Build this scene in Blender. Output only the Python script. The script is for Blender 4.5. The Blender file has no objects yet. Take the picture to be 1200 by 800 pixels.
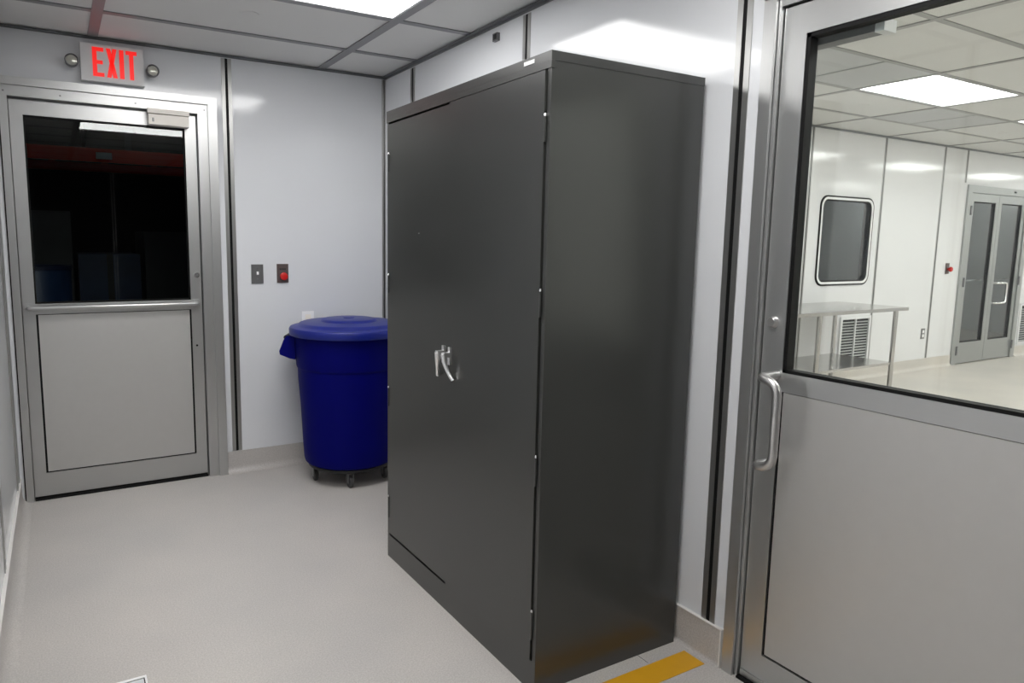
import bpy, bmesh, math, random
from mathutils import Vector, Matrix

random.seed(4)
SC = bpy.context.scene
COL = SC.collection

# ------------------------------------------------------------------ camera, world, exposure
CAM = (-1.8606, -4.2491, 1.4035)
PITCH, YAW, ROLL = 0.1307, 0.5252, 0.0131
F_PX, SHX, SHY = 820.79, 57.09, 8.31          # on the 1200 px frame
_F = Vector((math.sin(YAW)*math.cos(PITCH), math.cos(YAW)*math.cos(PITCH), -math.sin(PITCH)))
_r0 = Vector((math.cos(YAW), -math.sin(YAW), 0)); _u0 = _r0.cross(_F)
_r = _r0*math.cos(ROLL) + _u0*math.sin(ROLL); _u = _u0*math.cos(ROLL) - _r0*math.sin(ROLL)
cam = bpy.data.cameras.new('camera'); camo = bpy.data.objects.new('camera', cam); COL.objects.link(camo)
camo.matrix_world = Matrix(((_r.x, _u.x, -_F.x, CAM[0]), (_r.y, _u.y, -_F.y, CAM[1]), (_r.z, _u.z, -_F.z, CAM[2]), (0, 0, 0, 1)))
cam.sensor_width = 36; cam.sensor_fit = 'HORIZONTAL'
cam.lens = F_PX/1200*36; cam.shift_x = SHX/1200; cam.shift_y = -SHY/1200
cam.clip_start = 0.02
SC.camera = camo

w = bpy.data.worlds.new('world'); SC.world = w; w.use_nodes = True
w.node_tree.nodes['Background'].inputs[0].default_value = (0.5, 0.52, 0.55, 1)
w.node_tree.nodes['Background'].inputs[1].default_value = 0.0
SC.view_settings.view_transform = 'Standard'; SC.view_settings.look = 'None'
SC.view_settings.gamma = 1; SC.view_settings.exposure = 0.0
try:
    SC.view_settings.use_curve_mapping = False
except Exception:
    pass
LAMP_OURS, LAMP_CLEAN, FILL_STORE = 13.4, 11.2, 2.5
ROOM_LIGHT = (1.0, 0.99, 0.98)

# ------------------------------------------------------------------ materials
def srgb(r, g, b):
    f = lambda c: ((c/255+0.055)/1.055)**2.4 if c > 10 else c/255/12.92
    return (f(r), f(g), f(b), 1)

def mat(name, col, rough=0.5, metal=0.0, var=0.0, vscale=6.0, bump=0.0, bscale=80.0, stretch=None, spec=0.5, rvar=0.0, coat=0.0):
    m = bpy.data.materials.new(name); m.use_nodes = True
    nt = m.node_tree; b = nt.nodes['Principled BSDF']
    b.inputs['Base Color'].default_value = col; b.inputs['Roughness'].default_value = rough
    b.inputs['Metallic'].default_value = metal; b.inputs['Specular IOR Level'].default_value = spec
    if coat: b.inputs['Coat Weight'].default_value = coat; b.inputs['Coat Roughness'].default_value = 0.12
    tc = nt.nodes.new('ShaderNodeTexCoord'); mp = nt.nodes.new('ShaderNodeMapping')
    nt.links.new(tc.outputs['Object'], mp.inputs[0])
    if stretch: mp.inputs['Scale'].default_value = stretch
    if var or rvar:
        n = nt.nodes.new('ShaderNodeTexNoise'); n.inputs['Scale'].default_value = vscale; n.inputs['Detail'].default_value = 5
        nt.links.new(mp.outputs[0], n.inputs['Vector'])
        if var:
            r = nt.nodes.new('ShaderNodeMapRange'); r.inputs[3].default_value = 1-var; r.inputs[4].default_value = 1+var
            nt.links.new(n.outputs['Fac'], r.inputs[0])
            mx = nt.nodes.new('ShaderNodeMix'); mx.data_type = 'RGBA'; mx.blend_type = 'MULTIPLY'; mx.inputs[0].default_value = 1
            mx.inputs[6].default_value = col; nt.links.new(r.outputs[0], mx.inputs[7])
            nt.links.new(mx.outputs[2], b.inputs['Base Color'])
        if rvar:
            r2 = nt.nodes.new('ShaderNodeMapRange'); r2.inputs[3].default_value = rough-rvar; r2.inputs[4].default_value = rough+rvar
            nt.links.new(n.outputs['Fac'], r2.inputs[0]); nt.links.new(r2.outputs[0], b.inputs['Roughness'])
    if bump:
        n2 = nt.nodes.new('ShaderNodeTexNoise'); n2.inputs['Scale'].default_value = bscale; n2.inputs['Detail'].default_value = 3
        nt.links.new(mp.outputs[0], n2.inputs['Vector'])
        bp = nt.nodes.new('ShaderNodeBump'); bp.inputs['Strength'].default_value = bump; bp.inputs['Distance'].default_value = 0.002
        nt.links.new(n2.outputs['Fac'], bp.inputs['Height']); nt.links.new(bp.outputs[0], b.inputs['Normal'])
    return m

def emit(name, col, strength, base=(0.8, 0.8, 0.8, 1)):
    m = bpy.data.materials.new(name); m.use_nodes = True
    b = m.node_tree.nodes['Principled BSDF']
    b.inputs['Base Color'].default_value = base; b.inputs['Roughness'].default_value = 0.4
    b.inputs['Emission Color'].default_value = (*col[:3], 1); b.inputs['Emission Strength'].default_value = strength
    return m

def glass_mat(name, tint=(0.93, 0.96, 0.95, 1), ior=1.5):
    m = bpy.data.materials.new(name); m.use_nodes = True; nt = m.node_tree
    nt.nodes.remove(nt.nodes['Principled BSDF']); out = nt.nodes['Material Output']
    t = nt.nodes.new('ShaderNodeBsdfTransparent'); t.inputs[0].default_value = tint
    g = nt.nodes.new('ShaderNodeBsdfGlossy'); g.inputs['Roughness'].default_value = 0.0
    f = nt.nodes.new('ShaderNodeFresnel'); ge = nt.nodes.new('ShaderNodeNewGeometry')
    mr = nt.nodes.new('ShaderNodeMapRange'); mr.inputs[3].default_value = ior; mr.inputs[4].default_value = 1/ior   # thin pane: same reflection on both faces
    nt.links.new(ge.outputs['Backfacing'], mr.inputs[0]); nt.links.new(mr.outputs[0], f.inputs[0])
    mx = nt.nodes.new('ShaderNodeMixShader')
    nt.links.new(f.outputs[0], mx.inputs[0]); nt.links.new(t.outputs[0], mx.inputs[1]); nt.links.new(g.outputs[0], mx.inputs[2])
    nt.links.new(mx.outputs[0], out.inputs['Surface'])
    return m

def floor_mat(name, c1, c2, rough, warm):
    m = bpy.data.materials.new(name); m.use_nodes = True; nt = m.node_tree; b = nt.nodes['Principled BSDF']
    tc = nt.nodes.new('ShaderNodeTexCoord')
    n1 = nt.nodes.new('ShaderNodeTexNoise'); n1.inputs['Scale'].default_value = 190; n1.inputs['Detail'].default_value = 2
    n2 = nt.nodes.new('ShaderNodeTexNoise'); n2.inputs['Scale'].default_value = 1.6; n2.inputs['Detail'].default_value = 6
    v = nt.nodes.new('ShaderNodeTexVoronoi'); v.inputs['Scale'].default_value = 75
    for n in (n1, n2, v): nt.links.new(tc.outputs['Object'], n.inputs['Vector'])
    cr = nt.nodes.new('ShaderNodeValToRGB'); cr.color_ramp.elements[0].position = 0.36; cr.color_ramp.elements[1].position = 0.64
    cr.color_ramp.elements[0].color = c1; cr.color_ramp.elements[1].color = c2
    nt.links.new(n1.outputs['Fac'], cr.inputs[0])
    cr2 = nt.nodes.new('ShaderNodeValToRGB'); cr2.color_ramp.elements[0].position = 0.3; cr2.color_ramp.elements[1].position = 0.7
    cr2.color_ramp.elements[0].color = (0.86, 0.865, 0.87, 1); cr2.color_ramp.elements[1].color = warm
    nt.links.new(n2.outputs['Fac'], cr2.inputs[0])
    mx = nt.nodes.new('ShaderNodeMix'); mx.data_type = 'RGBA'; mx.blend_type = 'MULTIPLY'; mx.inputs[0].default_value = 1
    nt.links.new(cr.outputs[0], mx.inputs[6]); nt.links.new(cr2.outputs[0], mx.inputs[7])
    cr3 = nt.nodes.new('ShaderNodeValToRGB'); cr3.color_ramp.elements[0].position = 0.05; cr3.color_ramp.elements[1].position = 0.12
    cr3.color_ramp.elements[0].color = (0.6, 0.58, 0.55, 1); cr3.color_ramp.elements[1].color = (1, 1, 1, 1)
    nt.links.new(v.outputs['Distance'], cr3.inputs[0])
    mx2 = nt.nodes.new('ShaderNodeMix'); mx2.data_type = 'RGBA'; mx2.blend_type = 'MULTIPLY'; mx2.inputs[0].default_value = 0.55
    nt.links.new(mx.outputs[2], mx2.inputs[6]); nt.links.new(cr3.outputs[0], mx2.inputs[7])
    nt.links.new(mx2.outputs[2], b.inputs['Base Color'])
    b.inputs['Roughness'].default_value = rough
    bp = nt.nodes.new('ShaderNodeBump'); bp.inputs['Strength'].default_value = 0.12; bp.inputs['Distance'].default_value = 0.001
    nt.links.new(n1.outputs['Fac'], bp.inputs['Height']); nt.links.new(bp.outputs[0], b.inputs['Normal'])
    return m

M = {}
M['panel'] = mat('white_wall_panel', srgb(222, 224, 227), 0.11, var=0.012, vscale=2.5, spec=0.5)
M['dark_panel'] = mat('dark_reflected_panel', srgb(48, 48, 50), 0.5)  # invented dark tone, keeps what the exit door glass mirrors dark
M['panel_clean'] = mat('white_clean_room_panel', srgb(232, 232, 233), 0.11, var=0.01, vscale=2.5)
M['gasket'] = mat('black_gasket', (0.006, 0.006, 0.006, 1), 0.6, spec=0.2)
M['alu'] = mat('satin_aluminium', (0.57, 0.575, 0.57, 1), 0.36, 0.9, var=0.03, vscale=9, stretch=(60, 60, 1.5))
M['alu_h'] = mat('satin_aluminium_rail', (0.57, 0.575, 0.57, 1), 0.36, 0.9, var=0.03, vscale=9, stretch=(2, 2, 60))
M['alu_panel'] = mat('satin_aluminium_sheet', (0.62, 0.615, 0.60, 1), 0.48, 0.75, var=0.02, vscale=30, bump=0.03, bscale=300)
M['alu_far'] = mat('grey_aluminium', (0.40, 0.41, 0.40, 1), 0.4, 0.7)
M['handle'] = mat('brushed_handle', (0.66, 0.65, 0.64, 1), 0.3, 0.9)
M['batten'] = mat('aluminium_batten', (0.42, 0.42, 0.41, 1), 0.35, 0.9)
M['tile'] = mat('ceiling_tile', srgb(218, 218, 216), 0.62, var=0.02, vscale=3, spec=0.3)
M['tile_clean'] = mat('ceiling_tile_clean_room', srgb(222, 222, 219), 0.6, var=0.02, vscale=3, spec=0.3)
M['filter'] = mat('perforated_filter_panel', srgb(196, 198, 198), 0.5, var=0.1, vscale=160)
M['tee'] = mat('grey_ceiling_tee', srgb(138, 138, 140), 0.4, 0.3)
M['tee_clean'] = mat('grey_ceiling_tee_clean', srgb(160, 160, 158), 0.4, 0.2)
M['angle'] = mat('ceiling_wall_angle', srgb(126, 128, 130), 0.4, 0.3)
M['floor'] = floor_mat('speckled_epoxy_floor', srgb(186, 182, 178), srgb(204, 200, 196), 0.36, (1.0, 0.985, 0.97, 1))
M['floor_clean'] = floor_mat('speckled_epoxy_clean', srgb(206, 200, 192), srgb(222, 216, 208), 0.33, (1.0, 0.99, 0.975, 1))
M['bead'] = mat('white_bead', srgb(228, 226, 222), 0.4)
M['cabinet'] = mat('charcoal_enamel', srgb(47, 48, 46), 0.28, 0.0, var=0.015, vscale=4, bump=0.05, bscale=420, spec=0.85)
M['cab_gap'] = mat('cabinet_shadow_gap', (0.004, 0.004, 0.004, 1), 0.8, spec=0.1)
M['chrome'] = mat('chrome', (0.92, 0.92, 0.92, 1), 0.24, 1.0)
M['satin_chrome'] = mat('satin_chrome', (0.95, 0.95, 0.95, 1), 0.38, 1.0)
M['steel'] = mat('stainless_steel', (0.50, 0.49, 0.475, 1), 0.17, 1.0, var=0.03, vscale=10, stretch=(1, 40, 40))
M['plate'] = mat('grey_cover_plate', (0.22, 0.22, 0.22, 1), 0.35, 0.6)
M['dark_plate'] = mat('dark_cover_plate', srgb(96, 84, 82), 0.4, 0.2)
M['white'] = mat('white_plastic', srgb(246, 246, 246), 0.4)
M['cream'] = mat('cream_housing', srgb(248, 243, 234), 0.45)
M['red'] = mat('red_button', srgb(200, 24, 20), 0.35)
M['blue'] = mat('blue_plastic', srgb(1, 3, 98), 0.55, var=0.03, vscale=5, spec=0.08)
M['blue_lid'] = mat('blue_plastic_lid', srgb(4, 26, 120), 0.4, var=0.03, vscale=5, spec=0.45)
M['black'] = mat('black_plastic', (0.012, 0.012, 0.013, 1), 0.5)
M['rubber'] = mat('grey_rubber', (0.05, 0.05, 0.05, 1), 0.6)
M['sign'] = mat('sign_housing', srgb(226, 226, 226), 0.5)
M['exit_red'] = emit('lit_red_letters', (1.0, 0.012, 0.008), 0.82, (0.25, 0.01, 0.01, 1))
M['lens'] = mat('lamp_lens', srgb(200, 200, 190), 0.15, 0.3)
M['lamp_body'] = mat('lamp_head_body', srgb(110, 110, 112), 0.4, 0.3)
M['yellow'] = mat('yellow_tape', srgb(216, 160, 30), 0.45, var=0.05, vscale=20)
M['glass'] = glass_mat('clear_glass')
M['glass_grey'] = glass_mat('grey_glass', (0.72, 0.74, 0.74, 1), 1.55)
M['light'] = emit('lit_diffuser', ROOM_LIGHT, LAMP_OURS)
M['light_clean'] = emit('lit_diffuser_clean', (1.0, 0.985, 0.96), LAMP_CLEAN)
M['fill_grey'] = emit('fill_diffuser_dim', (0.95, 0.98, 1.0), 4.5)
M['store_fill'] = emit('dim_store_fill', (0.8, 0.85, 1.0), FILL_STORE)
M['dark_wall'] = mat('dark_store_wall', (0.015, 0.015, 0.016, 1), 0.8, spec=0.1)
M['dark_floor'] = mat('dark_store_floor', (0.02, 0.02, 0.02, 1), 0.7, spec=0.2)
M['orange'] = mat('red_orange_beam', srgb(235, 52, 16), 0.5)
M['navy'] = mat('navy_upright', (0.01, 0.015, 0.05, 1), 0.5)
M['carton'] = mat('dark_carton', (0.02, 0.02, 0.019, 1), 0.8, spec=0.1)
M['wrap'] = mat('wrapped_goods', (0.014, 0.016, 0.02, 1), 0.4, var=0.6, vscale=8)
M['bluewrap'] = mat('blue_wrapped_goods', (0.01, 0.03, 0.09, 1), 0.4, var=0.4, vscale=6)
M['grey_wall'] = mat('grey_room_wall', srgb(176, 180, 182), 0.7)
M['grey_floor'] = mat('grey_room_floor', srgb(120, 122, 120), 0.5)
M['mark'] = mat('printed_mark', (0.02, 0.02, 0.02, 1), 0.6)

# ------------------------------------------------------------------ helpers
def wpos(o):
    v = Vector((0, 0, 0))
    while o is not None:
        v += o.location; o = o.parent
    return v

def finish(name, bm, m, parent=None, origin=None, bevel=0.0, seg=2, smooth=False):
    """Link one bmesh (in world coordinates) as one mesh object."""
    if bevel:
        bmesh.ops.bevel(bm, geom=[e for e in bm.edges if len(e.link_faces) == 2 and e.calc_face_angle(0) > 0.4], offset=bevel, segments=seg, affect='EDGES', profile=0.5, clamp_overlap=True)
    bmesh.ops.recalc_face_normals(bm, faces=bm.faces)
    o_at = Vector(origin) if origin is not None else Vector((0, 0, 0))
    base = wpos(parent) if parent is not None else Vector((0, 0, 0))
    if parent is not None and origin is None: o_at = base
    bmesh.ops.translate(bm, verts=bm.verts, vec=-o_at)
    me = bpy.data.meshes.new(name); bm.to_mesh(me); bm.free()
    me.materials.append(m)
    if smooth:
        for p in me.polygons: p.use_smooth = True
        try: me.set_sharp_from_angle(angle=math.radians(40))
        except Exception: pass
    o = bpy.data.objects.new(name, me); COL.objects.link(o)
    o.location = o_at - base
    if parent is not None: o.parent = parent
    return o

def addbox(bm, x0, x1, y0, y1, z0, z1):
    v = [bm.verts.new((x, y, z)) for x in (min(x0, x1), max(x0, x1)) for y in (min(y0, y1), max(y0, y1)) for z in (min(z0, z1), max(z0, z1))]
    for f in ((0, 1, 3, 2), (4, 6, 7, 5), (0, 4, 5, 1), (2, 3, 7, 6), (0, 2, 6, 4), (1, 5, 7, 3)):
        bm.faces.new([v[i] for i in f])

def boxes(name, lst, m, parent=None, bevel=0.0, origin=None, seg=2):
    bm = bmesh.new()
    for b in lst: addbox(bm, *b)
    return finish(name, bm, m, parent, origin, bevel, seg)

def tube_bm(pts, r, n=12, bm=None, caps=True):
    bm = bm or bmesh.new()
    pts = [Vector(p) for p in pts]; rings = []
    up = Vector((0, 0, 1))
    t0 = (pts[1]-pts[0]).normalized()
    a = t0.cross(up)
    if a.length < 1e-3: a = t0.cross(Vector((1, 0, 0)))
    a.normalize()
    for i, p in enumerate(pts):
        t = (pts[min(i+1, len(pts)-1)]-pts[max(i-1, 0)]).normalized()
        a = (a - t*a.dot(t)).normalized(); b = t.cross(a)
        rr = r[i] if isinstance(r, (list, tuple)) else r
        rings.append([bm.verts.new(p + a*rr*math.cos(2*math.pi*k/n) + b*rr*math.sin(2*math.pi*k/n)) for k in range(n)])
    for i in range(len(rings)-1):
        for k in range(n):
            bm.faces.new((rings[i][k], rings[i][(k+1) % n], rings[i+1][(k+1) % n], rings[i+1][k]))
    if caps:
        bm.faces.new(rings[0][::-1]); bm.faces.new(rings[-1])
    return bm

def tube(name, pts, r, m, parent=None, n=12, origin=None):
    return finish(name, tube_bm(pts, r, n), m, parent, origin, smooth=True)

def lathe(name, prof, c, m, parent=None, n=48, axis='z', origin=None, closed=True):
    """prof: (radius, height) pairs turned about a vertical (or x / y) axis through c."""
    bm = bmesh.new(); rings = []
    for r, h in prof:
        ring = []
        for k in range(n):
            t = 2*math.pi*k/n; p = (r*math.cos(t), r*math.sin(t), h)
            if axis == 'y': p = (p[0], h, p[1])
            if axis == 'x': p = (h, p[0], p[1])
            ring.append(bm.verts.new((c[0]+p[0], c[1]+p[1], c[2]+p[2])))
        rings.append(ring)
    for i in range(len(rings)-1):
        for k in range(n):
            bm.faces.new((rings[i][k], rings[i][(k+1) % n], rings[i+1][(k+1) % n], rings[i+1][k]))
    if closed:
        bm.faces.new(rings[0]); bm.faces.new(rings[-1])
    return finish(name, bm, m, parent, origin, smooth=True)

def prism(name, poly, m, parent, thick, plane='xz', at=0.0, bevel=0.0):
    """Extrude a polygon given in a plane."""
    bm = bmesh.new()
    P = {'xz': lambda a, b, d: (a, d, b), 'yz': lambda a, b, d: (d, a, b), 'xy': lambda a, b, d: (a, b, d)}[plane]
    A = [bm.verts.new(P(a, b, at)) for a, b in poly]; B = [bm.verts.new(P(a, b, at+thick)) for a, b in poly]
    bm.faces.new(A); bm.faces.new(B[::-1])
    for i in range(len(poly)):
        j = (i+1) % len(poly); bm.faces.new((A[i], A[j], B[j], B[i]))
    return finish(name, bm, m, parent, None, bevel)

def empty(name, loc, label=None, cat=None, group=None, kind=None, parent=None):
    o = bpy.data.objects.new(name, None); COL.objects.link(o); o.empty_display_size = 0.1
    o.location = Vector(loc) - (wpos(parent) if parent else Vector((0, 0, 0)))
    if parent: o.parent = parent
    tag(o, label, cat, group, kind); return o

def tag(o, label=None, cat=None, group=None, kind=None):
    if label: o['label'] = label
    if cat: o['category'] = cat
    if group: o['group'] = group
    if kind: o['kind'] = kind
    return o

def copy_tree(o, parent=None):
    c = o.copy(); COL.objects.link(c)
    if parent is not None: c.parent = parent
    for ch in [x for x in bpy.data.objects if x.parent == o]: copy_tree(ch, c)
    return c

def struct(o, label=None):
    o['kind'] = 'structure'
    if label: o['label'] = label
    return o

# ------------------------------------------------------------------ dimensions
H = 2.4266           # ceiling of the small room
H2 = 2.55            # ceiling of the clean room
XL, YF = -2.095, -8.0
YW = 0.05            # far wall of the clean room
XE, YE = 12.0, -7.0
BB = 0.132           # height of the coved base
# back door
BD_L, BD_R, BD_T = -2.027, -1.143, 2.087
# right door (leaf from RD_N nearer the corner to RD_F)
RD_N, RD_F, RD_T = -2.858, -3.760, 2.088

# ------------------------------------------------------------------ floors
fl = struct(boxes('floor', [(XL-0.2, 0.14, YF-0.2, 0.10, -0.1, 0.0)], M['floor']), 'speckled grey-beige epoxy floor of the small room')
boxes('floor_joint', [(-0.30, -0.05, -2.604, -2.6025, -0.001, 0.0006), (-0.2005, -0.199, -2.66, -2.604, -0.001, 0.0006)], M['rubber'], fl)
struct(boxes('floor_clean_room', [(0.14, XE+0.1, YE-0.1, 0.15, -0.1, 0.0)], M['floor_clean']), 'pale epoxy floor of the room seen through the glazed door')
struct(boxes('floor_warehouse', [(-6.0, 0.85, 0.10, 7.0, -0.1, 0.0)], M['dark_floor']), 'dark warehouse floor behind the exit door')
struct(boxes('floor_grey_room', [(0.85, XE+0.1, 0.15, 3.0, -0.1, 0.0)], M['grey_floor']), 'grey floor of the dim room behind the far double door')

# ------------------------------------------------------------------ walls
def panel_piece(parent, m, *bx):
    return boxes('wall_panel', list(bx), m, parent, 0.0015, None, 1)

def batten(parent, p, axis, z0, z1, m=None, w=0.028, g=0.0075, face=0.0, sgn=-1):
    """Two flat aluminium strips with a black gasket groove between them; runs along z at coordinate p of a wall."""
    a = m or M['batten']
    def b(lo, hi, d0, d1):
        return (lo, hi, face+sgn*d0, face+sgn*d1, z0, z1) if axis == 'x' else (face+sgn*d0, face+sgn*d1, lo, hi, z0, z1)
    s = boxes('seam_strip', [b(p-w, p-g, -0.004, 0.003), b(p+g, p+w, -0.004, 0.003)], a, parent, 0.001, None, 1)
    boxes('gasket', [b(p-g, p+g, -0.006, 0.0012)], M['gasket'], s)

# back wall, y = 0
wb = struct(boxes('wall_back', [(XL-0.1, BD_L-0.045, 0.02, 0.10, 0, 2.7), (BD_R+0.045, 0.0, 0.02, 0.10, 0, 2.7), (BD_L-0.045, BD_R+0.045, 0.02, 0.10, BD_T+0.045, 2.7)], M['gasket']),
            'white panelled end wall with the exit door')
panel_piece(wb, M['panel'], (XL, -0.972, 0.0, 0.02, 2.14, H), (-1.07, -0.972, 0.0, 0.02, 0.10, 2.14), (XL, -2.072, 0.0, 0.02, 0.0, 2.14))
panel_piece(wb, M['panel'], (-0.972, -0.003, 0.0, 0.02, 0.10, H))
batten(wb, -0.972, 'x', BB+0.002, H-0.012)
boxes('corner_bead', [(-0.018, -0.007, -0.004, 0.004, BB, H-0.012)], M['batten'], wb)
boxes('gasket', [(-0.007, 0.0035, -0.0035, 0.004, BB, H-0.012)], M['gasket'], wb)

# right wall, x = 0, with the glazed door opening
wr = struct(boxes('wall_right', [(0.02, 0.10, 0.10, RD_N+0.06, 0, 2.7), (0.02, 0.10, RD_F-0.06, YF-0.1, 0, 2.7), (0.02, 0.10, RD_N+0.06, RD_F-0.06, RD_T+0.08, 2.7)], M['gasket']),
            'white panelled long wall with the glazed metal door')
SEAMS = (-0.413, -1.567, -2.731)
panel_piece(wr, M['panel'], (0.0, 0.02, -0.003, SEAMS[0], 0.10, H))
panel_piece(wr, M['panel'], (0.0, 0.02, SEAMS[0], SEAMS[1], 0.10, H))
panel_piece(wr, M['panel'], (0.0, 0.02, SEAMS[1], SEAMS[2], 0.10, H))
panel_piece(wr, M['panel'], (0.0, 0.02, SEAMS[2], RD_N+0.055, 0.10, H), (0.0, 0.02, RD_N+0.055, RD_F-0.055, RD_T+0.07, H), (0.0, 0.02, RD_F-0.055, -3.895, 0.10, H))
panel_piece(wr, M['panel'], (0.0, 0.02, -3.895, -5.06, 0.10, H))
panel_piece(wr, M['panel'], (0.0, 0.02, -5.06, YF, 0.10, H))
for s in SEAMS + (-3.895, -5.06): batten(wr, s, 'y', BB+0.002, H-0.02, face=0.0)
boxes('corner_bead', [(-0.004, 0.004, -0.018, -0.007, BB, H-0.012)], M['batten'], wr)
panel_piece(wr, M['panel_clean'], (0.10, 0.104, YW, RD_N+0.055, 0.0, H2), (0.10, 0.104, RD_F-0.055, YE, 0.0, H2), (0.10, 0.104, RD_N+0.055, RD_F-0.055, RD_T+0.07, H2))

# left wall, x = XL
wl = struct(boxes('wall_left', [(XL-0.1, XL-0.02, YF-0.1, 0.02, 0, 2.7)], M['gasket']), 'white panelled wall along the left edge')
for a, b in ((0.0, -1.18), (-1.18, -2.35), (-2.35, -3.52), (-3.52, -4.69), (-4.69, YF)):
    panel_piece(wl, M['panel'], (XL-0.02, XL, a, b, 0.10, H))
for s in (-1.18, -2.35, -3.52, -4.69): batten(wl, s, 'y', BB+0.002, H-0.012, face=XL, sgn=1)
boxes('corner_trim', [(XL, XL+0.006, -0.20, -0.145, BB, H-0.012), (XL, XL+0.006, -0.075, -0.03, BB, H-0.012)], M['batten'], wl, 0.001)
# unseen wall behind the camera, coloured dark to dim the exit door glass reflection
wf = struct(boxes('wall_front', [(XL-0.1, 0.10, YF-0.1, YF-0.02, 0, 2.7)], M['gasket']), 'unseen end wall behind the viewer, made dark to dim the door glass reflection')
panel_piece(wf, M['dark_panel'], (XL, -1.05, YF-0.02, YF, 0.0, H)); panel_piece(wf, M['dark_panel'], (-1.05, 0.0, YF-0.02, YF, 0.0, H))
batten(wf, -1.05, 'x', BB, H-0.012, face=YF, sgn=1)

# coved bases
def cove(name, p0, p1, nrm, m, label, bead=True, end=None, r=0.045):
    """Base strip with a rounded foot, along p0-p1; nrm points into the room."""
    prof = [(0.002, BB), (0.010, BB), (0.010, r)]
    for k in range(1, 7):
        t = math.pi/2*k/6; prof.append((0.010+r*(1-math.cos(t)), r-(r-0.001)*math.sin(t)))
    prof += [(0.002, 0.001)]
    bm = bmesh.new(); p0, p1, nrm = Vector(p0), Vector(p1), Vector(nrm)
    A = [bm.verts.new(p0+nrm*d+Vector((0, 0, h))) for d, h in prof]; B = [bm.verts.new(p1+nrm*d+Vector((0, 0, h))) for d, h in prof]
    for i in range(len(prof)):
        j = (i+1) % len(prof); bm.faces.new((A[i], A[j], B[j], B[i]))
    bm.faces.new(A[::-1]); bm.faces.new(B)
    o = struct(finish(name, bm, m, smooth=True), label)
    if bead:
        q0, q1 = p0+nrm*0.0, p1+nrm*0.0125
        boxes('top_bead', [(min(q0.x, q1.x), max(q0.x, q1.x), min(q0.y, q1.y), max(q0.y, q1.y), BB-0.0005, BB+0.003)] , M['bead'], o)
        if end is not None: boxes('end_bead', [(-0.013, 0.0, end-0.001, end+0.004, 0.001, BB+0.003)], M['bead'], o)
    return o
cove('baseboard_back', (-1.034, 0, 0), (-0.012, 0, 0), (0, -1, 0), M['floor'], 'beige coved base under the end wall', bead=False)
cove('baseboard_right', (0, -0.0, 0), (0, RD_N+0.064, 0), (-1, 0, 0), M['floor'], 'beige coved base between the cabinet and the glazed door', end=RD_N+0.062, r=0.015)
cove('baseboard_right_rear', (0, RD_F-0.065, 0), (0, YF, 0), (-1, 0, 0), M['floor'], 'beige coved base beyond the glazed door')
cove('baseboard_left', (XL, 0.0, 0), (XL, YF, 0), (1, 0, 0), M['floor'], 'beige coved base with a white bead along the left wall')

# ------------------------------------------------------------------ ceiling of the small room
ce = struct(boxes('ceiling', [(XL-0.1, 0.10, YF-0.1, 0.10, H+0.05, H+0.09)], M['tile']), 'suspended ceiling of grey-white tiles over the small room')
XC = [XL, -1.639, -0.4195, 0.0]
YC = [0.0]
y = -0.483
while y > YF: YC.append(y); y -= 0.6096
YC.append(YF)
LIGHTS = [(1, 2), (1, 5)]
for i in range(3):
    for j in range(len(YC)-1):
        if (i, j) in LIGHTS: continue
        boxes('ceiling_tile', [(XC[i]+0.004, XC[i+1]-0.004, YC[j]-0.004, YC[j+1]+0.004, H+0.007, H+0.022)], M['tile'], ce)
for xx in XC[1:3]: boxes('ceiling_tee', [(xx-0.024, xx+0.024, YF, 0.0, H, H+0.006)], M['tee'], ce, 0.001)
for yy in YC[1:-1]:
    for i in range(3):
        boxes('cross_tee', [(XC[i]+0.02, XC[i+1]-0.02, yy-0.02, yy+0.02, H+0.0015, H+0.0065)], M['tee'], ce, 0.001)
struct(boxes('trim_1', [(XL, 0.0, -0.024, 0.0, H-0.002, H+0.001), (XL, 0.0, -0.003, 0.0, H-0.008, H)], M['angle']), 'grey ceiling angle along the end wall')
struct(boxes('trim_2', [(-0.026, 0.0, YF, 0.0, H-0.002, H+0.001), (-0.003, 0.0, YF, 0.0, H-0.014, H)], M['angle']), 'grey ceiling angle along the long wall')
struct(boxes('trim_3', [(XL, XL+0.026, YF, 0.0, H-0.002, H+0.001), (XL, XL+0.003, YF, 0.0, H-0.013, H)], M['angle']), 'grey ceiling angle along the left wall')

def ceiling_light(x0, x1, y0, y1, z, m, label, group):
    t = empty('ceiling_light', ((x0+x1)/2, (y0+y1)/2, z), label, 'light', group)
    a, b = max(y0, y1), min(y0, y1)
    boxes('light_frame', [(x0+0.02, x1-0.02, a-0.02, a-0.032, z+0.003, z+0.04), (x0+0.02, x1-0.02, b+0.02, b+0.032, z+0.003, z+0.04),
                          (x0+0.02, x0+0.032, a-0.032, b+0.032, z+0.003, z+0.04), (x1-0.032, x1-0.02, a-0.032, b+0.032, z+0.003, z+0.04)], M['white'], t)
    boxes('diffuser', [(x0+0.03, x1-0.03, b+0.03, a-0.03, z+0.009, z+0.018)], m, t)
    return t
LAB = {2: 'bright flat ceiling light in front of the cabinet, cut by the top edge', 5: 'flat ceiling light over the viewer, mirrored in the exit door glass'}
for i, j in LIGHTS:
    ceiling_light(XC[i], XC[i+1], YC[j], YC[j+1], H, M['light'], LAB[j], 'ceiling lights of the small room')

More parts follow.
